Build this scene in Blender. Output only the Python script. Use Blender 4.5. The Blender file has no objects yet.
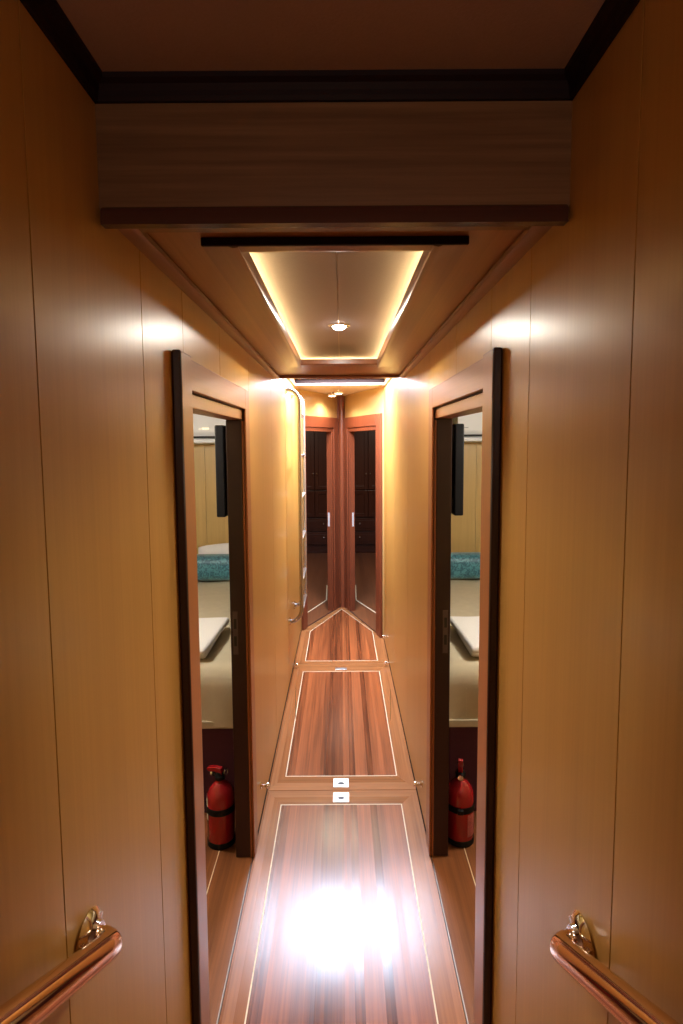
import bpy, bmesh, math, random
from mathutils import Vector, Matrix
random.seed(7)
sc = bpy.context.scene
COL = sc.collection
PI = math.pi

# ------------------------------------------------------------------ materials
def new_mat(name):
    m = bpy.data.materials.new(name); m.use_nodes = True
    nt = m.node_tree
    return m, nt, nt.nodes['Principled BSDF']

def plain(name, col, rough=.5, metal=0., coat=0., spec=.5, emit=None, estr=0., noise=0., nscale=40.):
    m, nt, b = new_mat(name)
    b.inputs['Base Color'].default_value = (*col, 1)
    b.inputs['Roughness'].default_value = rough
    b.inputs['Metallic'].default_value = metal
    b.inputs['Coat Weight'].default_value = coat
    b.inputs['Specular IOR Level'].default_value = spec
    if emit:
        b.inputs['Emission Color'].default_value = (*emit, 1)
        b.inputs['Emission Strength'].default_value = estr
    if noise:
        tc = nt.nodes.new('ShaderNodeTexCoord'); n = nt.nodes.new('ShaderNodeTexNoise')
        n.inputs['Scale'].default_value = nscale; n.inputs['Detail'].default_value = 4
        nt.links.new(tc.outputs['Object'], n.inputs['Vector'])
        mx = nt.nodes.new('ShaderNodeMix'); mx.data_type = 'RGBA'; mx.blend_type = 'MULTIPLY'
        mx.inputs[0].default_value = 1.
        cr = nt.nodes.new('ShaderNodeMapRange')
        cr.inputs['To Min'].default_value = 1 - noise; cr.inputs['To Max'].default_value = 1 + noise
        nt.links.new(n.outputs['Fac'], cr.inputs['Value'])
        mx.inputs[6].default_value = (*col, 1)
        nt.links.new(cr.outputs['Result'], mx.inputs[7])
        nt.links.new(mx.outputs[2], b.inputs['Base Color'])
        bp = nt.nodes.new('ShaderNodeBump'); bp.inputs['Strength'].default_value = .25; bp.inputs['Distance'].default_value = .002
        nt.links.new(n.outputs['Fac'], bp.inputs['Height']); nt.links.new(bp.outputs['Normal'], b.inputs['Normal'])
    return m

def wood(name, dark, light, axis='Z', fine=70., rough=.35, spec=.5, contrast=1., band=9., plank=None, plank_axis='X', plank_var=.35, aniso=0., streak=.5):
    """procedural timber with grain along one axis; optional boards of given width"""
    m, nt, b = new_mat(name)
    N, L = nt.nodes.new, nt.links.new
    tc = N('ShaderNodeTexCoord')
    src = tc.outputs['Object']
    rnd = None
    if plank:
        sep = N('ShaderNodeSeparateXYZ'); L(src, sep.inputs[0])
        d = N('ShaderNodeMath'); d.operation = 'DIVIDE'; L(sep.outputs[plank_axis], d.inputs[0]); d.inputs[1].default_value = plank
        fl = N('ShaderNodeMath'); fl.operation = 'FLOOR'; L(d.outputs[0], fl.inputs[0])
        wn = N('ShaderNodeTexWhiteNoise'); wn.noise_dimensions = '1D'; L(fl.outputs[0], wn.inputs['W'])
        rnd = wn
        off = N('ShaderNodeVectorMath'); off.operation = 'MULTIPLY_ADD'
        L(wn.outputs['Color'], off.inputs[0]); off.inputs[1].default_value = (3, 3, 3); L(src, off.inputs[2])
        src = off.outputs[0]
    def stretched(across, along):
        mp = N('ShaderNodeMapping')
        s = {'X': (along, across, across), 'Y': (across, along, across), 'Z': (across, across, along)}[axis]
        mp.inputs['Scale'].default_value = s
        L(src, mp.inputs['Vector'])
        n = N('ShaderNodeTexNoise'); n.inputs['Scale'].default_value = 1.; n.inputs['Detail'].default_value = 5.; n.inputs['Roughness'].default_value = .6
        L(mp.outputs[0], n.inputs['Vector'])
        return n
    n1 = stretched(fine * 2.2, 2.2); n2 = stretched(band * 2.2, .7)
    mixf = N('ShaderNodeMix'); mixf.data_type = 'FLOAT'; mixf.inputs[0].default_value = streak
    L(n1.outputs['Fac'], mixf.inputs[2]); L(n2.outputs['Fac'], mixf.inputs[3])
    fac = mixf.outputs[0]
    if rnd:
        ad = N('ShaderNodeMath'); ad.operation = 'MULTIPLY_ADD'
        L(rnd.outputs['Value'], ad.inputs[0]); ad.inputs[1].default_value = plank_var
        sb = N('ShaderNodeMath'); sb.operation = 'SUBTRACT'; L(fac, sb.inputs[0]); sb.inputs[1].default_value = plank_var / 2
        L(sb.outputs[0], ad.inputs[2]); fac = ad.outputs[0]
    mr = N('ShaderNodeMapRange'); h = .22 / contrast
    mr.inputs['From Min'].default_value = .5 - h; mr.inputs['From Max'].default_value = .5 + h
    L(fac, mr.inputs['Value'])
    cr = N('ShaderNodeMix'); cr.data_type = 'RGBA'
    cr.inputs[6].default_value = (*dark, 1); cr.inputs[7].default_value = (*light, 1)
    L(mr.outputs[0], cr.inputs[0])
    L(cr.outputs[2], b.inputs['Base Color'])
    b.inputs['Roughness'].default_value = rough
    if rnd and aniso:
        rr = N('ShaderNodeMapRange'); rr.inputs['To Min'].default_value = rough - .045; rr.inputs['To Max'].default_value = rough + .06
        L(rnd.outputs['Value'], rr.inputs['Value']); L(rr.outputs[0], b.inputs['Roughness'])
    b.inputs['Specular IOR Level'].default_value = spec
    if aniso:
        b.inputs['Anisotropic'].default_value = aniso
        tg = N('ShaderNodeTangent'); tg.direction_type = 'UV_MAP'; L(tg.outputs[0], b.inputs['Tangent'])
    bp = N('ShaderNodeBump'); bp.inputs['Strength'].default_value = .08; bp.inputs['Distance'].default_value = .001
    L(n1.outputs['Fac'], bp.inputs['Height']); L(bp.outputs[0], b.inputs['Normal'])
    return m

M = {}
M['wall'] = wood('honey_veneer', (.42, .218, .047), (.59, .322, .078), 'Z', fine=60, rough=.30, spec=.42, contrast=.55, band=8)
M['lobby'] = wood('pale_veneer', (.48, .30, .10), (.62, .42, .17), 'Z', fine=60, rough=.35, contrast=.6, band=14)
M['cabinwall'] = wood('olive_veneer', (.46, .31, .105), (.64, .45, .18), 'Z', fine=60, rough=.4, contrast=.7, band=14)
M['casing'] = wood('mahogany_upright', (.25, .080, .026), (.39, .135, .043), 'Z', fine=60, rough=.3, contrast=.7)
M['casing_y'] = wood('mahogany_along', (.25, .080, .026), (.39, .135, .043), 'Y', fine=60, rough=.3, contrast=.7)
M['red'] = wood('red_mahogany', (.125, .030, .013), (.22, .058, .024), 'Z', fine=60, rough=.3, contrast=.7)
M['red_y'] = wood('red_mahogany_head', (.125, .030, .013), (.22, .058, .024), 'Y', fine=60, rough=.3, contrast=.7)
M['jamb'] = wood('dark_jamb', (.022, .007, .007), (.036, .011, .010), 'Z', fine=60, rough=.35, contrast=.7)
M['beam'] = wood('beam_timber', (.105, .050, .023), (.29, .155, .075), 'X', fine=34, rough=.35, contrast=1.15, band=14)
M['beamtrim'] = wood('beam_trim', (.065, .025, .018), (.11, .042, .030), 'X', fine=40, rough=.25, contrast=.7)
M['crown'] = wood('crown_dark', (.012, .005, .007), (.024, .010, .013), 'X', fine=40, rough=.5, spec=.15, contrast=.6)
M['soffit'] = wood('soffit_timber', (.26, .110, .043), (.40, .185, .075), 'Y', fine=60, rough=.32, contrast=.8, band=14)
M['sofframe'] = wood('soffit_frame', (.20, .078, .036), (.32, .13, .06), 'Y', fine=60, rough=.3, contrast=.8)
FD, FL = (.105, .027, .010), (.40, .115, .036)
M['planks'] = wood('floor_boards', FD, FL, 'Y', fine=55, rough=.29, spec=.62, contrast=1.25, band=20, plank=.031, plank_axis='X', plank_var=.26, aniso=.8)
M['border_y'] = wood('floor_border_long', (.20, .068, .022), (.46, .18, .062), 'Y', fine=50, rough=.27, contrast=1.0, band=14, plank=.033, plank_axis='X', plank_var=.2, aniso=.8)
M['border_x'] = wood('floor_border_cross', (.22, .078, .025), (.46, .19, .066), 'X', fine=50, rough=.27, contrast=1.0, band=14, plank=.06, plank_axis='Y', plank_var=.1, aniso=.8)
M['cabfloor'] = wood('cabin_floor', (.12, .042, .015), (.30, .11, .038), 'Y', fine=50, rough=.3, contrast=1., band=14, plank=.05, plank_axis='X', plank_var=.2)
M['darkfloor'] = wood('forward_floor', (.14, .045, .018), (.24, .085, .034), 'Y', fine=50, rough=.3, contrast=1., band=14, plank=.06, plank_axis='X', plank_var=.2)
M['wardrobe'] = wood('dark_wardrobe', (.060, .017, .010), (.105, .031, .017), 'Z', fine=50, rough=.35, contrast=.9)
M['sub'] = plain('dark_substrate', (.02, .010, .008), .8, spec=.1)
M['inlay'] = plain('maple_inlay', (.86, .72, .50), .35)
M['chrome'] = plain('chrome', (.86, .84, .80), .07, 1.)
M['steel'] = plain('polished_steel', (.40, .39, .38), .26, .75)
M['nickel'] = plain('satin_nickel', (.62, .62, .64), .4, .3)
M['bronze'] = plain('dark_bronze', (.13, .10, .10), .35, .6)
M['brass'] = plain('worn_edge_metal', (.62, .52, .44), .3, 1.)
M['brushed'] = plain('brushed_steel', (.74, .74, .76), .28, 1.)
M['warm_steel'] = plain('reflection_tinted_steel', (.80, .55, .40), .10, 1.)  # stainless steel, orange reflection of the wooden walls put into its colour
M['dark'] = plain('dark_hole', (.012, .012, .014), .5)
M['fabric_ceiling'] = plain('mauve_fabric', (.40, .33, .335), .9, noise=.10, nscale=260)
M['well_ceiling'] = plain('well_fabric', (.40, .27, .21), .9, noise=.08, nscale=260)
M['white_ceiling'] = plain('cream_ceiling', (.72, .58, .44), .6)
M['cabinceil'] = plain('cabin_ceiling', (.66, .58, .48), .8)
M['quilt'] = plain('quilt', (.56, .50, .36), .95, noise=.10, nscale=22)
M['base'] = plain('bed_base_aubergine', (.085, .022, .060), .75, noise=.15, nscale=90)
M['towel'] = plain('white_terry', (.90, .90, .89), .95, noise=.06, nscale=160)
M['linen'] = plain('white_linen', (.85, .86, .88), .9, noise=.03, nscale=30)
M['white'] = plain('white_plastic', (.88, .90, .92), .7)
M['grey'] = plain('grey_plastic', (.30, .31, .33), .4)
M['black'] = plain('black_plastic', (.006, .006, .007), .5, spec=.2)
M['screen'] = plain('black_screen', (.004, .004, .005), .4, spec=.2)
M['ext_red'] = plain('extinguisher_red', (.33, .008, .014), .22, coat=.6)
M['cream'] = plain('cream_label', (.62, .58, .48), .6)
M['lamp'] = plain('lamp_glow', (1, .95, .85), .4, emit=(1, .93, .80), estr=60)
M['lobbylamp'] = plain('lobby_lamp_glow', (1, .95, .85), .4, emit=(1, .95, .86), estr=30)
M['led'] = plain('led_dots', (1, .9, .6), .4, emit=(1, .85, .5), estr=1.2)
M['pane'] = plain('hatch_acrylic', (.80, .88, .95), .3)

def satin():
    m, nt, b = new_mat('turquoise_satin')
    N, L = nt.nodes.new, nt.links.new
    tc = N('ShaderNodeTexCoord')
    n = N('ShaderNodeTexNoise'); n.inputs['Scale'].default_value = 34; n.inputs['Detail'].default_value = 3; n.inputs['Distortion'].default_value = 1.6
    L(tc.outputs['Object'], n.inputs['Vector'])
    mr = N('ShaderNodeMapRange'); mr.inputs['From Min'].default_value = .42; mr.inputs['From Max'].default_value = .6; L(n.outputs['Fac'], mr.inputs[0])
    mx = N('ShaderNodeMix'); mx.data_type = 'RGBA'; mx.inputs[6].default_value = (.020, .115, .175, 1); mx.inputs[7].default_value = (.075, .29, .37, 1)
    L(mr.outputs[0], mx.inputs[0]); L(mx.outputs[2], b.inputs['Base Color'])
    b.inputs['Roughness'].default_value = .45; b.inputs['Sheen Weight'].default_value = .4
    return m
M['satin'] = satin()

# ------------------------------------------------------------------ mesh helpers
class MB:
    def __init__(self): self.bm = bmesh.new()
    def _merge(self, t, mat=None):
        if mat is not None: bmesh.ops.transform(t, matrix=mat, verts=t.verts)
        me = bpy.data.meshes.new('tmp'); t.to_mesh(me); t.free(); self.bm.from_mesh(me); bpy.data.meshes.remove(me)
        return self
    def box(self, x0, x1, y0, y1, z0, z1, bev=0., seg=2, mat=None):
        t = bmesh.new(); bmesh.ops.create_cube(t, size=1)
        for v in t.verts:
            v.co = Vector(((x0 + x1) / 2 + v.co.x * abs(x1 - x0), (y0 + y1) / 2 + v.co.y * abs(y1 - y0), (z0 + z1) / 2 + v.co.z * abs(z1 - z0)))
        if bev: bmesh.ops.bevel(t, geom=t.edges[:] , offset=bev, segments=seg, profile=.5, affect='EDGES')
        return self._merge(t, mat)
    def prism(self, pts, depth, mat=None, bev=0.):
        """polygon in local XY extruded along +Z"""
        t = bmesh.new()
        lo = [t.verts.new((p[0], p[1], 0)) for p in pts]; hi = [t.verts.new((p[0], p[1], depth)) for p in pts]
        t.faces.new(lo[::-1]); t.faces.new(hi); n = len(pts)
        for i in range(n): t.faces.new((lo[i], lo[(i + 1) % n], hi[(i + 1) % n], hi[i]))
        bmesh.ops.recalc_face_normals(t, faces=t.faces[:])
        if bev: bmesh.ops.bevel(t, geom=t.edges[:], offset=bev, segments=2, profile=.5, affect='EDGES')
        return self._merge(t, mat)
    def lathe(self, prof, seg=32, mat=None):
        t = bmesh.new(); rings = []
        for r, z in prof:
            if r < 1e-6: rings.append([t.verts.new((0, 0, z))])
            else: rings.append([t.verts.new((r * math.cos(2 * PI * i / seg), r * math.sin(2 * PI * i / seg), z)) for i in range(seg)])
        for a, b in zip(rings, rings[1:]):
            for i in range(seg):
                j = (i + 1) % seg
                if len(a) == 1 and len(b) == 1: continue
                if len(a) == 1: t.faces.new((a[0], b[j], b[i]))
                elif len(b) == 1: t.faces.new((a[i], a[j], b[0]))
                else: t.faces.new((a[i], a[j], b[j], b[i]))
        bmesh.ops.recalc_face_normals(t, faces=t.faces[:])
        return self._merge(t, mat)
    def tube(self, path, r, seg=16, caps=True, closed=False):
        t = bmesh.new(); P = [Vector(p) for p in path]; n = len(P); rings = []
        up = None
        for i, p in enumerate(P):
            a = P[i - 1] if (i > 0 or closed) else p; b = P[(i + 1) % n] if (i < n - 1 or closed) else p
            d = (b - a).normalized()
            if up is None:
                up = Vector((0, 0, 1)) if abs(d.z) < .9 else Vector((0, 1, 0))
            s = d.cross(up).normalized(); up = s.cross(d).normalized()
            rr = r[i] if isinstance(r, (list, tuple)) else r
            rings.append([t.verts.new(p + s * rr * math.cos(2 * PI * k / seg) + up * rr * math.sin(2 * PI * k / seg)) for k in range(seg)])
        pairs = list(zip(rings, rings[1:])) + ([(rings[-1], rings[0])] if closed else [])
        for a, b in pairs:
            for k in range(seg): t.faces.new((a[k], a[(k + 1) % seg], b[(k + 1) % seg], b[k]))
        if caps and not closed: t.faces.new(rings[0][::-1]); t.faces.new(rings[-1])
        bmesh.ops.recalc_face_normals(t, faces=t.faces[:])
        return self._merge(t)
    def profile_run(self, prof, axis, a, b, mat=None):
        """extrude a closed 2-D profile: axis 'X' -> prof=(y,z), 'Y' -> prof=(x,z), 'Z' -> prof=(x,y)"""
        t = bmesh.new()
        def P(q, s): return {'X': (s, q[0], q[1]), 'Y': (q[0], s, q[1]), 'Z': (q[0], q[1], s)}[axis]
        A = [t.verts.new(P(q, a)) for q in prof]; B = [t.verts.new(P(q, b)) for q in prof]; n = len(prof)
        t.faces.new(A); t.faces.new(B[::-1])
        for i in range(n): t.faces.new((A[i], B[i], B[(i + 1) % n], A[(i + 1) % n]))
        bmesh.ops.recalc_face_normals(t, faces=t.faces[:])
        return self._merge(t, mat)
    def build(self, name, mat, parent=None, smooth=False, uv=False, world=False):
        me = bpy.data.meshes.new(name)
        if parent is not None and not world:
            pass
        if uv:
            l = self.bm.loops.layers.uv.new('UVMap')
            for f in self.bm.faces:
                for lp in f.loops: lp[l].uv = (lp.vert.co.x, lp.vert.co.y)
        self.bm.to_mesh(me); self.bm.free()
        o = bpy.data.objects.new(name, me); COL.objects.link(o); me.materials.append(M[mat] if isinstance(mat, str) else mat)
        if smooth:
            for p in me.polygons: p.use_smooth = True
            try: me.set_sharp_from_angle(angle=math.radians(40))
            except Exception: pass
        if parent is not None:
            o.parent = parent
            # geometry is written in the thing's own frame
        return o

def tag(o, label=None, cat=None, group=None, kind=None):
    if label: o['label'] = label
    if cat: o['category'] = cat
    if group: o['group'] = group
    if kind: o['kind'] = kind
    return o
def empty(name, loc=(0, 0, 0), rz=0.):
    o = bpy.data.objects.new(name, None); COL.objects.link(o); o.location = loc; o.rotation_euler = (0, 0, rz); o.empty_display_size = .05
    return o
def struct(name, mb, mat, label=None, cat=None, parent=None, **k):
    o = mb.build(name, mat, parent, **k)
    if parent is None: tag(o, label, cat, kind='structure')
    return o
def rot(axis, a): return Matrix.Rotation(a, 4, axis)
def tr(*v): return Matrix.Translation(v)

XL, XR = -.374, .358           # faces of the two corridor walls
ZS = 2.075                     # soffit
ZW = 2.252                     # stairwell ceiling
YB = .905                      # face of the beam
YE = 3.22                      # where the low soffit ends
YH = 4.60                      # far edge of the hatch opening
ZL = 2.162                     # lobby ceiling
AX, AY = .005, 5.775           # far corner of the lobby
LYc, RYc = 4.95, 4.72          # where the angled walls meet the corridor walls
DY0, DY1 = 1.252, 2.255        # outer edges of the cabin door casings
DZ = 1.905

# ------------------------------------------------------------------ corridor walls
def corridor_wall(side):
    X = XL if side < 0 else XR
    yend = LYc if side < 0 else RYc
    ys = [-1.3, -.75, -.35, .02, .33, .70, 1.078, 1.355, 1.76, 2.30, 3.02, 3.75, yend]
    mb = MB()
    g = .0015
    def board(y0, y1, z0, z1, gy0, gy1):
        a, b = (X - .016, X) if side < 0 else (X, X + .016)
        mb.box(a, b, y0 + gy0, y1 - gy1, z0, z1)
    hy0, hy1, hz = DY0 + .03, DY1 - .03, DZ - .03
    top = 2.50
    for a, b in zip(ys, ys[1:]):
        segs = []
        cuts = [a] + [c for c in (hy0, hy1) if a < c < b] + [b]
        for p, q in zip(cuts, cuts[1:]):
            ins = p >= hy0 - 1e-6 and q <= hy1 + 1e-6
            board(p, q, hz if ins else 0., top, g if p == a else 0, g if q == b else 0)
    o = struct('wall_left' if side < 0 else 'wall_right', mb, 'wall')
    bk = MB()
    a, b = (X - .070, X - .0165) if side < 0 else (X + .0165, X + .070)
    bk.box(a, b, -1.3, hy0, 0, top); bk.box(a, b, hy1, yend, 0, top); bk.box(a, b, hy0, hy1, hz, top)
    bk.build('backing', 'sub', o)
    # low dark shadow joint at the floor
    return o
wl = corridor_wall(-1); wr = corridor_wall(1)

# back of the stairwell (behind the camera) and its ceiling
struct('wall_back', MB().box(XL - .04, XR + .04, -1.34, -1.30, 0, 2.5), 'wall')
c = MB().box(XL, XR, -1.30, YB + .12, ZW, ZW + .03)
struct('ceiling', c, 'well_ceiling')

# crown moulding round the stairwell ceiling
def crown_prof(s, X0, z):   # s=+1 grows to +, from wall plane X0
    p = [(0, -.033), (.006, -.033), (.009, -.027), (.010, -.020), (.014, -.012), (.021, -.007), (.022, 0), (0, 0)]
    return [(X0 + s * a, z + b) for a, b in p]
cr = MB()
cr.profile_run(crown_prof(1, XL, ZW), 'Y', -1.3, YB); cr.profile_run(crown_prof(-1, XR, ZW), 'Y', -1.3, YB)
cr.profile_run(crown_prof(-1, YB, ZW), 'X', XL, XR)
tag(struct('trim_1', cr, 'crown'), 'dark crown moulding round the stairwell ceiling', 'moulding')

# beam across the corridor
bm_ = MB().box(XL, XR, YB, YB + .10, 2.064, ZW)
beam = bm_.build('ceiling_beam', 'beam'); tag(beam, 'broad dark brown beam spanning the corridor overhead', 'beam', kind='structure')
tp = MB().profile_run([(YB - .012, 2.036), (YB - .012, 2.056), (YB - .008, 2.062), (YB - .001, 2.066), (YB, 2.066), (YB, 2.062), (YB + .05, 2.062), (YB + .05, 2.052), (YB + .012, 2.042), (YB + .006, 2.036)][::-1], 'X', XL + .006, XR - .006)
tp.build('bead_moulding', 'beamtrim', beam, smooth=True)

# ------------------------------------------------------------------ low soffit with lit recess
OX0, OX1, OY0, OY1 = -.185, .170, 1.105, 2.665      # opening
FX0, FX1, FY0, FY1 = -.254, .236, 1.066, 2.735      # frame outside
s = MB()
s.box(XL, FX0 + .03, YB + .10, YE, ZS, ZS + .012); s.box(FX1 - .03, XR, YB + .10, YE, ZS, ZS + .012)
s.box(FX0 + .03, FX1 - .03, YB + .10, FY0 + .015, ZS, ZS + .012); s.box(FX0 + .03, FX1 - .03, FY1 - .02, YE, ZS, ZS + .012)
sof = struct('ceiling', s, 'soffit')
# edge trims along the walls
for sd, X in ((1, XL), (-1, XR)):
    t = MB().profile_run([(X, ZS), (X, ZS - .016), (X + sd * .024, ZS - .016), (X + sd * .030, ZS - .012), (X + sd * .031, ZS - .004), (X + sd * .028, ZS)], 'Y', YB + .05, YE)
    struct('trim_2' if sd > 0 else 'trim_3', t, 'sofframe', smooth=True)
t = MB().box(XL + .03, XR - .03, YE - .035, YE + .004, ZS - .016, ZS, .004)
struct('trim_4', t, 'sofframe')
# recess cavity: side boards, panel
rec = empty('ceiling_light_panel', ((OX0 + OX1) / 2, (OY0 + OY1) / 2, ZS)); cx, cy = rec.location.x, rec.location.y
tag(rec, 'recessed ceiling panel of mauve fabric lit by yellow strips at its edges', 'ceiling panel')
def rel(mb): bmesh.ops.translate(mb.bm, vec=(-cx, -cy, -ZS), verts=mb.bm.verts); return mb
ZP = 2.150
p = MB(); p.box(-.262, cx - .0012, OY0 - .08, 3.12, ZP, ZP + .012); p.box(cx + .0012, .246, OY0 - .08, 3.12, ZP, ZP + .012)
rel(p).build('fabric_panel', 'fabric_ceiling', rec)
q = MB(); q.box(-.274, -.262, 1.02, 3.14, ZS + .0125, ZP + .03); q.box(.246, .258, 1.02, 3.14, ZS + .0125, ZP + .03)
q.box(-.262, .246, 1.008, 1.02, ZS + .0125, ZP + .03); q.box(-.262, .246, 3.125, 3.14, ZS + .0125, ZP + .03); q.box(-.274, .258, 1.008, 3.14, ZP + .013, ZP + .03)
rel(q).build('cavity_box', 'white_ceiling', rec)
def frame_side(axis):
    mb = MB()
    zb = ZS - .015
    if axis == 'Y':
        for a, b, s_ in ((FX0, OX0, 1), (FX1, OX1, -1)):
            mb.profile_run([(a, ZS), (a, zb), (b - s_ * .020, zb), (b - s_ * .012, zb - .0025), (b - s_ * .003, zb - .001), (b, zb + .006), (b, ZS + .012), (b - s_ * .012, ZS + .012), (b - s_ * .012, ZS)], 'Y', FY0, FY1)
    else:
        for a, b, s_ in ((FY0, OY0, 1), (FY1, OY1, -1)):
            mb.profile_run([(a, ZS), (a, zb), (b - s_ * .012, zb), (b - s_ * .004, zb + .001), (b, zb + .006), (b, ZS + .012), (b - s_ * .01, ZS + .012), (b - s_ * .01, ZS)], 'X', OX0 - .006, OX1 + .006)
    return mb
rel(frame_side('Y')).build('frame_side', 'sofframe', rec, smooth=True)
rel(frame_side('X')).build('frame_end', 'sofframe', rec)
rel(MB().box(FX0 - .001, FX1 + .001, FY0 - .008, FY0 - .0005, ZS - .0155, ZS - .0003, .002)).build('front_bead', 'crown', rec)
strip = MB(); 
for x in (-.234, .218):
    strip.box(x - .012, x + .012, 1.05, 3.08, ZS + .0125, ZS + .030)
    for k in range(26): strip.box(x - .004, x + .004, 1.15 + k * .072, 1.165 + k * .072, ZS + .0302, ZS + .0335)
rel(strip).build('led_strip', 'white_ceiling', rec)

# recessed downlight in the panel
dl = empty('downlight', (-.005, 2.215, ZP)); tag(dl, 'bright round downlight in the middle of the fabric ceiling panel', 'ceiling light')
MB().lathe([(.026, -.0005), (.042, -.0005), (.043, -.002), (.036, -.005), (.028, -.005), (.026, -.0005)], 32).build('trim_ring', 'chrome', dl, smooth=True)
MB().lathe([(.026, -.003), (.023, -.010), (.014, -.016), (0, -.018)], 32).build('lens', 'lamp', dl, smooth=True)

# ------------------------------------------------------------------ hatch over the ladder
cl = MB()
def ceil_poly(mb, pts, z0, z1): mb.prism(pts, z1 - z0, tr(0, 0, z0))
ceil_poly(cl, [(XL, YH), (XR, YH), (XR, RYc), (AX + .02, AY + .02), (XL, LYc)], ZL, ZL + .05)
struct('ceiling', cl, 'white_ceiling')
ZHT = 2.215
struct('ceiling', MB().box(XL, XR, YE + .004, 3.86, ZHT, ZHT + .04), 'lobby')
h = empty('deck_hatch', (0, (3.86 + YH) / 2, ZHT))
tag(h, 'skylight hatch above the ladder shining on the corridor floor', 'hatch')
hl = (YH - 3.86) / 2
m_ = MB().box(XL + .002, XR - .002, -hl + .001, -hl + .03, -.005, .05); m_.box(XL + .002, XR - .002, hl - .03, hl - .001, -.005, .05); m_.box(XL + .002, XL + .035, -hl + .03, hl - .03, -.005, .05); m_.box(XR - .035, XR - .002, -hl + .03, hl - .03, -.005, .05)
m_.build('hatch_frame', 'red', h)
MB().box(XL + .036, XR - .036, -hl + .031, hl - .031, .030, .040).build('hatch_pane', 'pane', h)
sh = MB().box(XL, XR, YE - .006, YE + .0035, ZS, ZHT + .04); sh.box(XL, XR, YH - .006, YH - .0002, ZL + .0125, ZHT - .006)
struct('trim_5', sh, 'sub')
lip = MB().box(XL + .001, XR - .001, YH - .012, YH - .0005, ZL - .003, ZL + .012, .003)
struct('trim_6', lip, 'white_ceiling')
for sd, X in ((1, XL), (-1, XR)):
    struct('trim_7' if sd > 0 else 'trim_8', MB().box(X, X + sd * .014, YE + .006, YH - .014, ZL - .02, ZL + .012, .003), 'red_y')

# ------------------------------------------------------------------ angled far walls with two doors
def vwall(side):
    C = Vector((XL, LYc)) if side < 0 else Vector((XR, RYc)); A = Vector((AX, AY))
    d = (C - A); Ln = d.length; t = d.normalized()
    ang = math.atan2(t.y, t.x)
    # local frame: X along the wall from the far corner, +N towards the corridor
    n = Vector((-t.y, t.x)); 
    if n.y > 0: n = -n
    flip = 1 if (Vector((-t.y, t.x)) - n).length < 1e-4 else -1
    Mx = Matrix(((t.x, n.x, 0, A.x), (t.y, n.y, 0, A.y), (0, 0, 1, 0), (0, 0, 0, 1)))
    so0, so1 = (.262, .800) if side < 0 else (.262, .955)     # opening
    w = MB()
    w.box(.0, Ln + .02, -.04, 0, 1.90, ZL + .06, mat=Mx); w.box(0, so0 - .02, -.04, 0, 0, 1.90, mat=Mx); w.box(so1 + .02, Ln + .02, -.04, 0, 0, 1.90, mat=Mx)
    o = struct('wall_far_left' if side < 0 else 'wall_far_right', w, 'lobby')
    dn = empty('door_3' if side < 0 else 'door_4', (A.x, A.y, 0)); tag(dn, kind='structure')
    Mr = Matrix(((t.x, n.x, 0, 0), (t.y, n.y, 0, 0), (0, 0, 1, 0), (0, 0, 0, 1)))
    hs0, hs1 = so0 - .135, min(so1 + .13, Ln - .004)
    c_ = MB(); c_.box(hs0, so0 - .035, 0.0005, .022, 0, 1.94, .003, mat=Mr); c_.box(so0 - .034, so0 - .001, 0.0005, .013, 0, 1.835, .003, mat=Mr)
    c_.build('casing_stile', 'red', dn)
    c_ = MB(); c_.box(so1 + .035, hs1, 0.0005, .022, 0, 1.94, .003, mat=Mr); c_.box(so1 + .001, so1 + .034, 0.0005, .013, 0, 1.835, .003, mat=Mr)
    c_.build('casing_stile', 'red', dn)
    hd = MB(); hd.box(so0 - .034, so1 + .034, .0005, .024, 1.838, 1.94, .003, mat=Mr); hd.box(so0 - .001, so1 + .001, .0005, .014, 1.800, 1.836, .003, mat=Mr)
    hd.build('casing_head', 'red', dn)
    j = MB(); j.box(so0 - .0195, so0, -.045, .0004, 0, 1.80, mat=Mr); j.box(so1, so1 + .0195, -.045, .0004, 0, 1.80, mat=Mr); j.box(so0, so1, -.045, .0004, 1.80, 1.82, mat=Mr)
    j.build('jamb', 'red', dn)
    k = MB(); k.box(so0 + .0002, so0 + .003, -.034, -.016, .86, 1.00, mat=Mr)
    k.build('strike_plate', 'nickel', dn)
    return Mx, so0, so1
VL = vwall(-1); VR = vwall(1)
# far corner post, floor to ceiling
pp = [(-.060, .05), (-.060, -.012), (-.052, -.030), (-.032, -.034), (-.026, -.052), (-.014, -.060), (.014, -.060), (.026, -.052), (.032, -.034), (.052, -.030), (.060, -.012), (.060, .05)]
post = MB().profile_run([(AX + .001 + a * .92, AY - .065 + b) for a, b in pp], 'Z', 0, ZL).build('corner_post', 'red', smooth=True)
tag(post, 'dark red moulded timber post in the far corner between the two doors', 'post', kind='structure')

# forward cabins, dark
fb = MB(); fb.box(-1.30, -1.27, 5.05, 8.80, 0, 2.3); fb.box(1.27, 1.30, 5.05, 8.80, 0, 2.3); fb.box(-1.3, 1.3, 8.80, 8.83, 0, 2.3)
fb.box(-1.3, XL - .04, 5.02, 5.05, 0, 2.3); fb.box(XR + .04, 1.3, 5.02, 5.05, 0, 2.3); fb.box(AX - .012, AX + .012, AY + .07, 8.80, 0, 2.3)
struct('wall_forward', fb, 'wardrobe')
struct('ceiling', MB().box(-1.3, 1.3, 5.85, 8.83, 2.2, 2.23), 'cabinceil')
fl = MB()
for sd in (-1, 1):
    Mx, s0, s1 = VL if sd < 0 else VR
    n_ = MB()
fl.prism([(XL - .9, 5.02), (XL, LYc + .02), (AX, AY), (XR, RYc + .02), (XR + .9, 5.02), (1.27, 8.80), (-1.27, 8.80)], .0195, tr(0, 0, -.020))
struct('floor', fl, 'darkfloor', uv=True)
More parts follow.
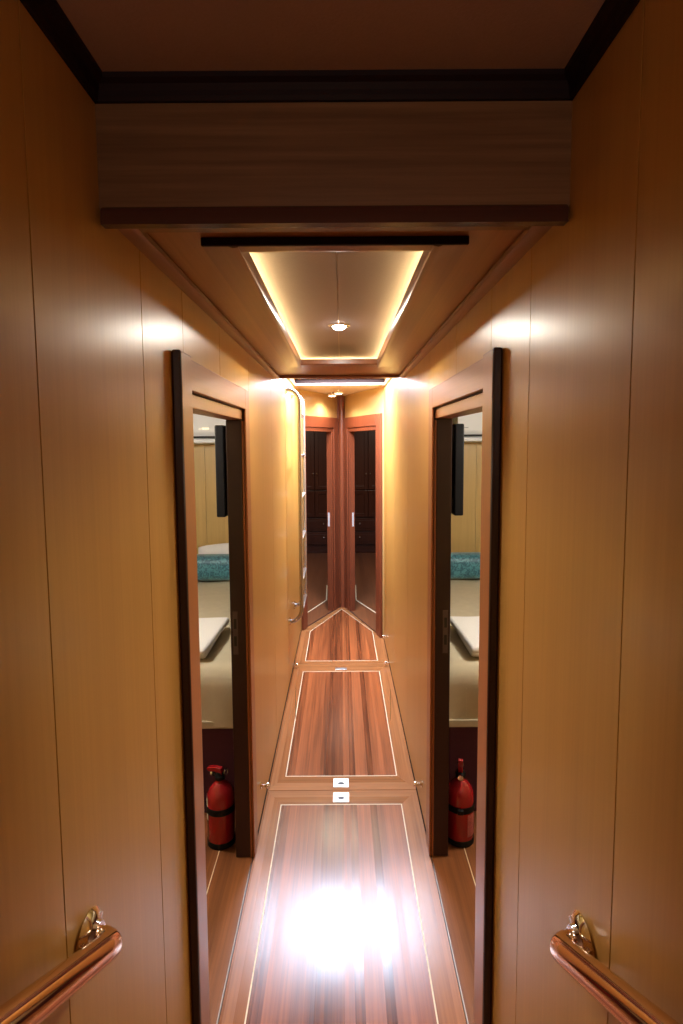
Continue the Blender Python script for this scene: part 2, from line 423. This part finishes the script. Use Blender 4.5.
il = MB()
def strip_line(mb, p, q, w=.008, z=.0, h=.0012):
    p, q = Vector(p), Vector(q); d = (q - p); L_ = d.length; a = math.atan2(d.y, d.x)
    mb.box(-w / 2, L_ + w / 2, -w / 2, w / 2, z, z + h, mat=tr(p.x, p.y, 0) @ rot('Z', a))
for pts in (((-.40, 5.36), (-.170, 5.93), (-.180, 6.55)), ((.40, 5.30), (.150, 5.92), (.160, 6.55))):
    for p, q in zip(pts, pts[1:]): strip_line(il, p, q, .013, -.0004, .0014)
struct('trim_9', il, 'inlay')

def wardrobe(sd):
    xc = sd * .405
    wd = empty('wardrobe', (xc, 8.50, 0)); side = 'left' if sd < 0 else 'right'
    tag(wd, f'dark wardrobe with paired doors seen through the far {side} doorway', 'wardrobe', 'dark wardrobes in the forward cabins')
    x0, x1 = (-.80, .38) if sd < 0 else (-.38, .80)
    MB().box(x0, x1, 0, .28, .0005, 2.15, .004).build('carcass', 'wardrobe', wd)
    k = 0
    edges = [-.76, -.385, -.005] if sd < 0 else [.005, .385, .76]
    for a, b in ((-.37, -.003), (.003, .37)):
        for z0, z1, kz in ((.98, 2.10, 1.22), (.56, .965, None)):
            d = MB(); d.box(a, b, -.022, -.001, z0, z1, .003)
            f_ = .055
            for bx in ((a, a + f_, z0, z1), (b - f_, b, z0, z1), (a + f_, b - f_, z0, z0 + f_), (a + f_, b - f_, z1 - f_, z1)):
                d.box(bx[0], bx[1], -.034, -.0215, bx[2], bx[3], .003)
            dd = d.build('cupboard_door', 'wardrobe', wd)
            if kz:
                kx = (b - .03) if a < 0 else (a + .03)
                MB().lathe([(0, 0), (.011, .002), (.014, .010), (.009, .016), (.005, .024)], 14, tr(kx, -.034 - .024, kz) @ rot('X', -PI / 2)).build('knob', 'chrome', dd, smooth=True)
    for z0, z1 in ((.14, .33), (.345, .54)):
        d = MB().box(-.37, .37, -.026, -.001, z0, z1, .004); d.box(-.30, .30, -.030, -.0262, z0 + .035, z1 - .035, .003)
        dd = d.build('drawer', 'wardrobe', wd)
        MB().lathe([(0, 0), (.012, .002), (.015, .010), (.009, .016), (.005, .024)], 14, tr(-sd * .13, -.030 - .024, (z0 + z1) / 2 + .02) @ rot('X', -PI / 2)).build('knob', 'chrome', dd, smooth=True)
    return wd
wardrobe(-1); wardrobe(1)

# ------------------------------------------------------------------ corridor floor
fl = MB().box(XL - .02, XR + .02, -1.3, 5.0, -.04, -.0125)
struct('floor', fl, 'sub', uv=True)
struct('floor', MB().box(XL, XR, -1.3, .945, -.0125, 0), 'planks', uv=True)
GAP = .002
IX0, IX1 = -.294, .272
def latch(parent, x, y, kind):
    lt = empty('flush_latch', (x, y, .0)); lt.parent = parent
    if kind == 'ring':
        o = MB().box(-.038, .038, -.036, .036, .0003, .0026, .0008).build('flush_latch', 'brushed', parent)
    else:
        o = MB().box(-.044, .044, -.020, .020, .0003, .0026, .0008).build('flush_latch', 'brushed', parent)
    bpy.data.objects.remove(lt)
    o.location = (x - parent.location.x, y - parent.location.y, 0)
    if kind == 'ring':
        g = MB(); pts = [(.017 * math.cos(a), .011 * math.sin(a)) for a in [i * 2 * PI / 24 for i in range(24)]]
        g.prism(pts, .0007, tr(0, -.006, .0024)); g.build('finger_hole', 'dark', o)
        for sx in (-1, 1): MB().lathe([(.0045, 0), (.004, .0007), (0, .001)], 12, tr(sx * .027, .024, .0024)).build('screw', 'dark', o)
    else:
        MB().box(-.030, .030, -.008, .008, .0024, .0031).build('finger_hole', 'grey', o)
    return o
def floor_panel(y0, y1, iy0, iy1, label, latches):
    o = empty('floor_panel', (0, (y0 + y1) / 2, 0)); yc = o.location.y; tag(o, label, 'floor panel', 'lift-out floor panels along the corridor')
    x0, x1 = XL + GAP, XR - GAP; y0 += GAP / 2; y1 -= GAP / 2; w = .0024
    T = tr(0, -yc, -.012); 
    def pr(pts, mat, nm):
        return MB().prism(pts, .012, T).build(nm, mat, o, uv=True)
    pr([(IX0 + w, iy0 + w), (IX1 - w, iy0 + w), (IX1 - w, iy1 - w), (IX0 + w, iy1 - w)], 'planks', 'centre_boards')
    a, b, c_, d = (x0, y0), (x1, y0), (x1, y1), (x0, y1)
    e, f, g, h_ = (IX0 - w, iy0 - w), (IX1 + w, iy0 - w), (IX1 + w, iy1 + w), (IX0 - w, iy1 + w)
    pr([a, e, h_, d], 'border_y', 'border_board'); pr([b, c_, g, f], 'border_y', 'border_board')
    pr([a, b, f, e], 'border_x', 'border_board'); pr([d, h_, g, c_], 'border_x', 'border_board')
    m = MB()
    for bx in ((IX0 - w, IX0 + w, iy0 - w, iy1 + w), (IX1 - w, IX1 + w, iy0 - w, iy1 + w), (IX0 + w, IX1 - w, iy0 - w, iy0 + w), (IX0 + w, IX1 - w, iy1 - w, iy1 + w)):
        m.box(bx[0], bx[1], bx[2] - yc, bx[3] - yc, -.012, .0003)
    m.build('inlay_line', 'inlay', o)
    for x, y, k in latches: latch(o, x, y, k)
    return o
floor_panel(.947, 2.610, 1.03, 2.502, 'nearest glossy wooden floor panel, under the bright patch of light', [(-.012, 2.553, 'ring')])
floor_panel(2.612, 4.172, 2.728, 4.035, 'middle wooden floor panel with a latch at each end', [(-.012, 2.668, 'ring'), (-.012, 4.082, 'bar')])
# third panel: inlaid pentagon reaching to the far corner
o3 = empty('floor_panel', (0, 4.9, 0)); tag(o3, 'far floor panel with a pointed inlay ending at the corner post', 'floor panel', 'lift-out floor panels along the corridor')
T = tr(0, -4.9, -.012); w = .0024
def inset(pts, k):
    out = []; n = len(pts)
    for i in range(n):
        p0, p1, p2 = Vector(pts[i - 1]), Vector(pts[i]), Vector(pts[(i + 1) % n])
        d1 = (p1 - p0).normalized(); d2 = (p2 - p1).normalized()
        n1 = Vector((-d1.y, d1.x)); n2 = Vector((-d2.y, d2.x)); b = (n1 + n2); b = b / max(.2, b.dot(n1)) 
        out.append(tuple(p1 + b * k))
    return out
pent = [(-.290, 4.240), (.272, 4.240), (.270, 4.915), (-.006, 5.590), (-.290, 4.925)]
pin, pout = inset(pent, w), inset(pent, -w)
MB().prism(pin, .012, T).build('centre_boards', 'planks', o3, uv=True)
out = [(XL + GAP, 4.174), (XR - GAP, 4.174), (XR - GAP, RYc - .01), (AX, AY - .06), (XL + GAP, LYc - .01)]
mats = ['border_x', 'border_y', 'border_x', 'border_x', 'border_y']
for i in range(5):
    j = (i + 1) % 5
    MB().prism([out[i], out[j], pout[j], pout[i]], .012, T).build('border_board', mats[i], o3, uv=True)
m = MB()
for i in range(5):
    j = (i + 1) % 5; m.prism([pout[i], pout[j], pin[j], pin[i]], .0123, T)
m.build('inlay_line', 'inlay', o3)
# metal edging strips at the cabin thresholds
for sd, X in ((-1, XL), (1, XR)):
    m = MB()
    m.box(X + sd * .0005, X + sd * .004, 1.30, 2.16, -.006, .0012)
    struct('trim_10' if sd < 0 else 'trim_11', m, 'brass')
    struct('baseboard_left' if sd < 0 else 'baseboard_right', MB().box(X, X - sd * .0018, 2.26, (LYc if sd < 0 else RYc) - .03, .0003, .016), 'sub')

# ------------------------------------------------------------------ cabin doorways
def cabin_door(sd):
    X = XL if sd < 0 else XR
    d = empty('door_1' if sd < 0 else 'door_2', (X, 1.7, 0)); tag(d, kind='structure')
    i = -sd      # towards the corridor
    def bx(mb, a, b, y0, y1, z0, z1, bev=0.): mb.box(min(i * a, i * b), max(i * a, i * b), y0 - 1.7, y1 - 1.7, z0, z1, bev); return mb
    bx(MB(), .0004, .020, DY0 + .0125, DY0 + .100, .0004, DZ, .003).build('casing_stile', 'casing', d)
    eb = bx(MB(), .0004, .0215, DY0, DY0 + .012, .0004, DZ + .001, .005).build('edge_bead', 'jamb', d)
    bx(MB(), .0004, .008, DY1 - .088, DY1, .0004, DZ, .003).build('casing_stile', 'casing', d)
    bx(MB(), .0004, .0085, DY0 + .102, DY1 - .0885, DZ - .078, DZ - .001, .003).build('casing_head', 'casing_y', d)
    l = MB(); bx(l, -.0700, -.0004, DY0 + .031, DY0 + .110, .0004, DZ - .079, .002)
    bx(l, -.0700, -.010, DY1 - .088, DY1 - .031, .0004, DZ - .118, .003)
    bx(l, -.0700, -.001, DY0 + .111, DY1 - .032, DZ - .0788, DZ - .031)
    l.build('jamb', 'jamb', d)
    bx(MB(), -.0700, -.006, DY0 + .1105, DY1 - .031, DZ - .1175, DZ - .0795, .003).build('lintel', 'casing_y', d)
    st = MB(); bx(st, -.0095, -.002, DY1 - .088, DY1 - .078, .0004, DZ - .122, .001); st.build('stop_bead', 'casing', d)
    # lock strike on the far jamb
    yf = DY1 - .088
    k = bx(MB(), -.060, -.040, yf - .0022, yf - .0002, .86, 1.035, .0008).build('strike_plate', 'bronze', d)
    hh = MB(); bx(hh, -.056, -.045, yf - .0030, yf - .0021, .965, 1.005); bx(hh, -.056, -.045, yf - .0030, yf - .0021, .895, .935)
    hh.build('latch_hole', 'dark', k)
    return d
cabin_door(-1); cabin_door(1)

# ------------------------------------------------------------------ side cabins
YF = 4.22
def cabin(sd):
    X = (XL - .070) if sd < 0 else (XR + .070)
    xo = sd * 2.0
    nm = 'left' if sd < 0 else 'right'
    def bx(mb, a, b, *r, **k): return mb.box(min(a, b), max(a, b), *r, **k)
    w = MB(); n = 8; e = [X + (xo - X) * k / n for k in range(n + 1)]
    for a, b in zip(e, e[1:]): bx(w, a + sd * .0012, b - sd * .0012, YF, YF + .014, 0, 2.15)
    struct(f'wall_{nm}_cabin_forward', w, 'cabinwall').data.name
    o = MB(); bx(o, X, xo, YF + .0145, YF + .04, 0, 2.2); struct(f'wall_{nm}_cabin_backing', o, 'sub')
    o = MB(); bx(o, xo, xo + sd * .03, .9, YF + .04, 0, 2.2); bx(o, X, xo, .87, .9, 0, 2.2); struct(f'wall_{nm}_cabin', o, 'cabinwall')
    o = MB(); bx(o, X, xo, .9, YF, 2.12, 2.15); struct('ceiling', o, 'cabinceil')
    X0 = XL if sd < 0 else XR
    o = MB(); bx(o, X0 + sd * .0045, xo, 1.285, 2.222, -.020, -.0002) ; bx(o, X, xo, .9, 1.285, -.020, -.0002); bx(o, X, xo, 2.222, YF, -.020, -.0002)
    struct('floor', o, 'cabfloor', uv=True)
    o = MB(); bx(o, X0 + sd * .145, X0 + sd * .1485, 1.0, 2.44, -.001, .0008); struct('trim_12' if sd < 0 else 'trim_13', o, 'inlay')
cabin(-1); cabin(1)

def rounded_slab(mb, x0, x1, y0, y1, z0, z1, r, seg=5):
    mb.box(x0, x1, y0, y1, z0, z1, r, seg); return mb

def bed(sd):
    side = 'left' if sd < 0 else 'right'
    xi = sd * .462; xo = sd * 1.45; xc = (xi + xo) / 2; hw = abs(xo - xi) / 2
    b = empty('bed', (xc, 2.42, 0)); tag(b, f'bed with olive cream bedspread in the {side} cabin', 'bed', 'beds in the side cabins')
    MB().box(-hw + .02, hw - .02, .026, 1.76, .0005, .45, .006).build('bed_base', 'base', b)
    t = bmesh.new()
    # bedspread: top, front drop with soft folds, inner drop
    nx, ny = 40, 44
    def surf(u, v):
        x = -hw + 2 * hw * u
        Lf = .268; Lt = 1.74; s_ = v * (Lf + Lt); r = .075
        if s_ < Lf - r:
            z = .430 + s_; y = .0 - .010 * math.sin(x * 22 + 1.3 * sd) * (1 - s_ / Lf) ** 1.2
        elif s_ < Lf + r:
            a = (s_ - (Lf - r)) / (2 * r) * PI / 2; y = r - r * math.cos(a); z = .430 + Lf - r + r * math.sin(a)
        else:
            y = r + (s_ - Lf - r); z = .430 + Lf
            z += .003 * math.sin(x * 9 + y * 7) + .002 * math.sin(x * 23 - y * 5)
        ex = max(0., (abs(x) - (hw - .03)) / .03)
        if s_ >= Lf: z -= .02 * ex * ex
        return (x, y, z)
    g = [[t.verts.new(surf(i / nx, j / ny)) for j in range(ny + 1)] for i in range(nx + 1)]
    for i in range(nx):
        for j in range(ny): t.faces.new((g[i][j], g[i + 1][j], g[i + 1][j + 1], g[i][j + 1]))
    bmesh.ops.recalc_face_normals(t, faces=t.faces[:])
    geo = bmesh.ops.extrude_face_region(t, geom=t.faces[:])
    vs = [e for e in geo['geom'] if isinstance(e, bmesh.types.BMVert)]
    for v in vs: v.co += Vector((0, .010, -.010))
    bmesh.ops.recalc_face_normals(t, faces=t.faces[:])
    mb = MB(); mb._merge(t)
    sp = mb.build('bedspread', 'quilt', b, smooth=True)
    hm = MB(); hm.box(-hw + .002, hw - .002, -.006, .004, .420, .455, .004)
    for k in (-.34, .0, .34): hm.box(-sd * (hw - .09) + k - .001, -sd * (hw - .09) + k + .001, -.004, -.0025, .457, .600, .0005)
    hm.build('hem', 'quilt', sp)
    MB().box(-hw + .015, hw - .015, .035, 1.76, .452, .676, .03, 3).build('mattress', 'linen', b)
    # bolster, its own thing
    bo = empty('bolster', (xc, 4.02, .7030)); tag(bo, f'turquoise satin bolster across the head of the {side} bed', 'bolster', 'turquoise bolsters on the beds')
    prof = []
    n = 28; hb, wb = .094, .085
    for k in range(n):
        a = 2 * PI * k / n; c_, s2 = math.cos(a), math.sin(a)
        prof.append((wb * math.copysign(abs(c_) ** .7, c_), hb + hb * math.copysign(abs(s2) ** .7, s2)))
    mb = MB(); mb.profile_run(prof, 'X', -hw + .02, hw - .02)
    mb.build('cover', 'satin', bo, smooth=True)
    for sx in (-1, 1): MB().lathe([(.0, 0), (.04, .001), (.045, .004), (.0, .006)], 20, tr(sx * (hw - .0195), 0, hb) @ rot('Y', sx * PI / 2)).build('end_button', 'satin', bo, smooth=True)
    return xc, hw
bx_l = bed(-1); bx_r = bed(1)

# white pillow behind the left bolster
pw = empty('pillow', (-.78, 4.160, .7050)); tag(pw, 'white pillow propped behind the turquoise bolster in the left cabin', 'pillow')
t = bmesh.new(); bmesh.ops.create_grid(t, x_segments=24, y_segments=16, size=1)
me_up = [v for v in t.verts]
geo = bmesh.ops.extrude_face_region(t, geom=t.faces[:])
top = [e for e in geo['geom'] if isinstance(e, bmesh.types.BMVert)]
def pl(v, s_):
    u, w_ = v.co.x, v.co.y
    th = .050 * (1 - abs(u) ** 3) ** .6 * (1 - abs(w_) ** 3) ** .6
    v.co = Vector((u * .30, -s_ * th, .124 + w_ * (.122 - .030 * u * u if w_ > 0 else .122)))
for v in me_up: pl(v, -1)
for v in top: pl(v, 1)
bmesh.ops.remove_doubles(t, verts=t.verts[:], dist=.0004); bmesh.ops.recalc_face_normals(t, faces=t.faces[:])
mb = MB(); mb._merge(t); mb.build('pillow_cover', 'linen', pw, smooth=True)

def towel(sd):
    side = 'left' if sd < 0 else 'right'
    o = empty('folded_towel', (-.800 if sd < 0 else .762, 2.50, .7025)); tag(o, f'folded white towel lying on the {side} bed', 'towel', 'folded towels on the beds')
    mb = MB()
    def layer(z0, th, ix, iy, rz):
        # a folded layer: rounded long edge near the corridor
        x0, x1 = -.17 + ix, .17 - ix; y0, y1 = .0 + iy, .44 - iy
        t = bmesh.new(); bmesh.ops.create_cube(t, size=1)
        for v in t.verts: v.co = Vector(((x0 + x1) / 2 + v.co.x * (x1 - x0), (y0 + y1) / 2 + v.co.y * (y1 - y0), z0 + th / 2 + v.co.z * th))
        bmesh.ops.bevel(t, geom=t.edges[:], offset=th * .49, segments=5, profile=.5, affect='EDGES')
        bmesh.ops.subdivide_edges(t, edges=[e for e in t.edges if e.calc_length() > .1], cuts=8, use_grid_fill=True)
        for v in t.verts: v.co.z += .003 * math.sin(v.co.x * 16 + v.co.y * 9 + z0 * 50) * min(1, z0 / .02)
        mb._merge(t, rot('Z', rz))
    layer(0, .034, 0, .012, 0); layer(.030, .034, -.006, -.010, .05 * sd)
    mb.build('towel_fold', 'towel', o, smooth=True)
towel(-1); towel(1)

def aircon(sd):
    side = 'left' if sd < 0 else 'right'
    xa = (-1.62, -.60) if sd < 0 else (.835, 1.62)
    o = empty('air_conditioner', ((xa[0] + xa[1]) / 2, YF - .0005, 1.690)); hw = (xa[1] - xa[0]) / 2
    tag(o, f'white wall air conditioner high in the {side} cabin', 'air conditioner', 'wall air conditioners')
    prof = [(0, .0), (0, .29), (-.14, .29), (-.175, .275), (-.185, .25), (-.190, .095), (-.182, .07), (-.12, .012), (-.06, .0)]
    MB().profile_run(prof, 'X', -hw, hw).build('housing', 'white', o, smooth=True)
    MB().box(-hw + .012, hw - .012, -.1915, -.176, .044, .058, .002).build('outlet_slot', 'black', o)
    MB().box(-hw + .012, hw - .012, -.186, -.140, .010, .034, .004).build('louver', 'white', o)
    if sd < 0:
        d = MB()
        for k, x in enumerate((.355, .378, .395, .412)): d.box(x - .262, x - .252, -.1925, -.1895, .105, .118 if k else .111)
        d.build('display_digits', 'led', o)
    else:
        MB().box(-hw + .035, -hw + .075, -.1915, -.1895, .105, .110).build('maker_mark', 'grey', o)
aircon(-1); aircon(1)

def tv(sd):
    side = 'left' if sd < 0 else 'right'
    X = (XL - .0705) if sd < 0 else (XR + .0705)
    o = empty('television', (X, 3.10, 1.56)); tag(o, f'black flat television on a wall bracket in the {side} cabin, seen edge on', 'television', 'cabin televisions')
    def bx(mb, a, b, *r, **k): return mb.box(min(sd * a, sd * b), max(sd * a, sd * b), *r, **k)
    bx(MB(), .125, .170, -.37, .37, -.225, .225, bev=.006).build('casing', 'black', o)
    bx(MB(), .1702, .1715, -.352, .352, -.205, .208).build('screen', 'screen', o)
    m_ = MB(); bx(m_, .0, .012, -.09, .09, -.10, .10, bev=.003); bx(m_, .012, .09, -.03, .03, -.02, .02, bev=.003); bx(m_, .09, .1245, -.10, .10, -.09, .09, bev=.003)
    m_.build('wall_bracket', 'black', o)
tv(-1); tv(1)

def extinguisher(sd):
    side = 'left' if sd < 0 else 'right'
    o = empty('fire_extinguisher', (-.523 if sd < 0 else .497, 2.265 if sd < 0 else 2.27, 0), 2.75 if sd < 0 else -1.75)
    tag(o, 'red fire extinguisher standing inside the left doorway, lever turned sideways' if sd < 0 else 'red fire extinguisher standing inside the right doorway, lever raised', 'fire extinguisher', 'fire extinguishers inside the cabin doors')
    R_ = .058
    MB().lathe([(0, .014), (R_ - .010, .014), (R_ - .002, .019), (R_, .028), (R_, .205), (R_ - .003, .225), (R_ - .012, .245), (R_ - .028, .262), (.020, .270), (.019, .280), (0, .280)], 40).build('cylinder', 'ext_red', o, smooth=True)
    MB().lathe([(0, .0005), (R_ - .004, .0005), (R_ + .002, .004), (R_ + .002, .026), (R_ + .0004, .028), (R_ - .012, .0135), (0, .0135)], 40).build('foot_ring', 'black', o, smooth=True)
    st = MB().lathe([(R_ + .0004, .150), (R_ + .0035, .150), (R_ + .0035, .176), (R_ + .0004, .176), (R_ + .0004, .150)], 40); st.box(R_ - .002, R_ + .014, -.012, .012, .153, .173, .003)
    st.build('strap', 'black', o, smooth=True)
    v = MB().lathe([(.012, .278), (.021, .281), (.022, .296), (.016, .302), (.015, .312), (0, .313)], 24); v.box(-.012, .034, -.010, .010, .290, .306, .003)
    v.build('valve', 'black', o, smooth=True)
    lv = MB().prism([(-.014, .304), (.010, .304), (.020, .312), (.050, .306), (.062, .312), (.060, .322), (.020, .332), (-.010, .330)], .020, tr(0, .010, 0) @ rot('X', PI / 2), .002) if sd < 0 else \
        MB().prism([(-.006, .303), (.014, .303), (.022, .33), (.036, .368), (.024, .374), (.006, .342), (-.006, .322)], .020, tr(0, .010, 0) @ rot('X', PI / 2), .002)
    lv.build('lever', 'ext_red', o)
    rg = [( -.030 + .0 * a, .013 * math.cos(a), .318 + .013 * math.sin(a)) for a in [2 * PI * k / 24 for k in range(24)]]
    MB().tube(rg, .0017, 8, closed=True).build('pin_ring', 'chrome', o, smooth=True)
    ga = MB().lathe([(0, 0), (.011, .001), (.012, .008), (0, .010)], 20, tr(.034, 0, .298) @ rot('Y', PI / 2)); ga.build('gauge', 'chrome', o, smooth=True)
    # paper label, a curved sheet on the body
    t = bmesh.new(); a0, a1, z0, z1 = (.30, 1.05, .118, .215) if sd < 0 else (.55, 1.35, .045, .142); n = 14; rr = R_ + .0006
    lo = [t.verts.new((rr * math.cos(a0 + (a1 - a0) * k / n), rr * math.sin(a0 + (a1 - a0) * k / n), z0)) for k in range(n + 1)]
    hi = [t.verts.new((v.co.x, v.co.y, z1)) for v in lo]
    for k in range(n): t.faces.new((lo[k], lo[k + 1], hi[k + 1], hi[k]))
    mb = MB(); mb._merge(t); mb.build('label', 'cream' if sd < 0 else 'ext_label', o, smooth=True)
M['ext_label'] = plain('faded_print_label', (.40, .10, .10), .5, noise=.9, nscale=130)
extinguisher(-1); extinguisher(1)

# ------------------------------------------------------------------ handrails of the stairs
def handrail(sd):
    side = 'left' if sd < 0 else 'right'
    X = XL if sd < 0 else XR
    o = empty('handrail', (X, .765 if sd < 0 else .785, .975 if sd < 0 else .945)); tag(o, f'polished metal handrail sloping down the {side} wall', 'handrail', 'stair handrails')
    i = -sd; off = .042
    pts = []
    # straight run towards the camera, sloping up backwards
    dy, dz = -.86, .51
    e = Vector((i * off, -.040, .024))
    for k in (1.35, .9, .5, .2, .03): pts.append(e + Vector((0, dy * k, dz * k)))
    for k in range(1, 9):
        a = k / 8 * PI / 2; r = .034
        pts.append(e + Vector((i * (-r + r * math.cos(a)), r * math.sin(a) * .86, -r * math.sin(a) * .51)))
    pts.append(Vector((i * .001, pts[-1].y, pts[-1].z)))
    MB().tube(pts, .0190, 24).build('rail', 'warm_steel', o, smooth=True)
    pz, py = pts[-1].z, pts[-1].y
    fl_ = MB().lathe([(0, .0), (.040, .0005), (.042, .004), (.036, .009), (.026, .012), (.024, .018), (0, .018)], 32, tr(0, py, pz) @ rot('Y', i * PI / 2))
    f = fl_.build('flange', 'chrome', o, smooth=True)
    for k in range(3):
        a = .5 + k * 2 * PI / 3
        MB().lathe([(.0055, .0), (.005, .003), (0, .004)], 12, tr(i * .007, py + .032 * math.cos(a), pz + .032 * math.sin(a)) @ rot('Y', i * PI / 2)).build('screw', 'chrome', f, smooth=True)
handrail(-1); handrail(1)

# ------------------------------------------------------------------ ladder on the left wall
lad = empty('wall_ladder', (XL, 4.06, 0)); tag(lad, 'slim stainless steel ladder fixed to the left wall below the hatch', 'ladder')
zb, zt, off, rb = .44, 2.06, .088, .085
for yy in (3.86, 4.26):
    y = yy - 4.06; pts = [(.001, y, zb)]
    for k in range(0, 9):
        a = k / 8 * PI / 2; pts.append((off - rb + rb * math.sin(a), y, zb + rb - rb * math.cos(a)))
    for z in (.8, 1.2, 1.6): pts.append((off, y, z))
    for k in range(0, 9):
        a = k / 8 * PI / 2; pts.append((off - rb + rb * math.cos(a), y, zt - rb + rb * math.sin(a)))
    pts.append((.001, y, zt))
    r_ = MB().tube(pts, .0140, 16).build('rail', 'steel', lad, smooth=True)
    for z in (zb, zt):
        MB().lathe([(0, .0), (.030, .0005), (.031, .004), (.024, .008), (.014, .010), (0, .010)], 24, tr(0, y, z) @ rot('Y', PI / 2)).build('flange', 'chrome', r_, smooth=True)
for z in (1.885, 1.600, 1.310, 1.020, .730, .520):
    m = MB().tube([(off, -.1895, z), (off, .1895, z)], .0105, 14); m.box(off - .016, off + .016, -.165, .165, z + .006, z + .0125, .002)
    m.build('rung', 'brushed', lad, smooth=True)

# ------------------------------------------------------------------ small fittings
def stopper(x, y, z, sd, label):
    o = empty('door_stop', (x, y, z)); tag(o, label, 'door stop', 'small chrome stops along the skirting')
    i = -sd
    MB().lathe([(0, -.0003), (.014, -.0003), (.015, .003), (.009, .006), (.007, .008)], 20, rot('Y', i * PI / 2)).build('rosette', 'chrome', o, smooth=True)
    MB().lathe([(.006, .007), (.006, .022), (.012, .025), (.0135, .032), (.010, .039), (0, .041)], 20, rot('Y', i * PI / 2)).build('knob', 'chrome', o, smooth=True)
stopper(XL, 2.41, .155, -1, 'small chrome stop on the left wall just past the left doorway')
stopper(XR, 2.43, .145, 1, 'small chrome stop on the right wall just past the right doorway')
stopper(XL, 4.10, .026, -1, 'small chrome stop at the foot of the left wall under the ladder')
stopper(XR, 4.13, .026, 1, 'small chrome stop low on the right wall at the floor panel joint')
stopper(XR, 4.33, .160, 1, 'farthest small chrome stop on the right wall')

def spot(x, y, label):
    o = empty('lobby_spotlight', (x, y, ZL)); tag(o, label, 'ceiling light', 'lobby ceiling spotlights')
    MB().lathe([(0, -.0004), (.008, -.0006), (.008, -.016), (.034, -.020), (.040, -.026), (.040, -.034), (.034, -.036), (.030, -.034)], 24).build('housing', 'white', o, smooth=True)
    MB().lathe([(.030, -.034), (.020, -.037), (0, -.038)], 24).build('lens', 'lobbylamp', o, smooth=True)
spot(-.020, 5.02, 'round white spotlight on the lobby ceiling, the nearer one')
spot(-.082, 5.28, 'round white spotlight on the lobby ceiling, the farther one to the left')

# ------------------------------------------------------------------ lights
def area(name, loc, size, sizey, power, col, rot_=(0, 0, 0)):
    l = bpy.data.lights.new(name, 'AREA'); l.shape = 'RECTANGLE'; l.size = size; l.size_y = sizey; l.energy = power; l.color = col
    o = bpy.data.objects.new(name, l); COL.objects.link(o); o.location = loc; o.rotation_euler = rot_
    return o
area('hatch_daylight', (-.008, (3.86 + YH) / 2, ZHT + .022), 0.64, .68, 122, (.63, .77, 1.0))
def spotlamp(name, loc, power, col, deg=150, size=.03):
    d = bpy.data.lights.new(name, 'SPOT'); d.energy = power; d.color = col; d.spot_size = math.radians(deg); d.spot_blend = .7; d.shadow_soft_size = size
    o = bpy.data.objects.new(name, d); COL.objects.link(o); o.location = loc
dd_ = area('downlight_beam', (-.005, 2.215, ZP - .019), .05, .05, 5.5, (1, .92, .80)); dd_.data.shape = 'DISK'
spotlamp('lobby_beam', (-.020, 5.02, ZL - .045), 24, (1, .88, .70)); spotlamp('lobby_beam', (-.082, 5.28, ZL - .045), 24, (1, .88, .70))
pl_ = bpy.data.lights.new('stair_fill', 'POINT'); pl_.energy = 8.5; pl_.color = (1, .88, .76); pl_.shadow_soft_size = .08  # unseen fill added behind the camera to brighten the beam and stairwell ceiling
po_ = bpy.data.objects.new('stair_fill', pl_); COL.objects.link(po_); po_.location = (0, -.95, 1.98)
area('cove_strip', (-.008, 3.07, ZS + .040), .44, .010, .9, (1, .78, .32), (PI, 0, 0))
for x in (-.234, .218):
    area('cove_strip', (x, 2.07, ZS + .036), .010, 1.95, 3.6, (1, .80, .36), (PI, 0, 0))
for sd in (-1, 1):
    cl_ = bpy.data.lights.new('cabin_lamp', 'POINT'); cl_.energy = 50; cl_.color = (1, .94, .84); cl_.shadow_soft_size = .10
    cob = bpy.data.objects.new('cabin_lamp', cl_); COL.objects.link(cob); cob.location = (sd * 1.25, 2.3, 1.96)
    area('forward_lamp', (sd * .7, 7.2, 2.19), .3, .3, 14, (1, .85, .65))

w = bpy.data.worlds.new('World'); sc.world = w; w.use_nodes = True
w.node_tree.nodes['Background'].inputs[0].default_value = (.5, .6, .8, 1); w.node_tree.nodes['Background'].inputs[1].default_value = .3

# ------------------------------------------------------------------ camera
F, PIT, ROLL = 560., math.atan(47 / 560.), math.radians(.38)
cam = bpy.data.cameras.new('Camera'); co = bpy.data.objects.new('Camera', cam); COL.objects.link(co)
cam.sensor_fit = 'AUTO'; cam.sensor_width = 36; cam.lens = F * 36 / 1024; cam.shift_y = -23 / 1024; cam.clip_start = .02
co.matrix_world = Matrix.Translation((0, 0, 1.70)) @ rot('X', PI / 2 - PIT) @ rot('Z', -ROLL)
sc.camera = co

sc.view_settings.view_transform = 'Standard'; sc.view_settings.look = 'None'; sc.view_settings.gamma = 1; sc.view_settings.use_curve_mapping = False
sc.view_settings.exposure = 0.
sc.cycles.use_denoising = True
try: sc.cycles.denoiser = 'OPENIMAGEDENOISE'
except Exception: pass
sc.cycles.max_bounces = 10; sc.cycles.diffuse_bounces = 6; sc.cycles.glossy_bounces = 6
sc.cycles.sample_clamp_indirect = 8
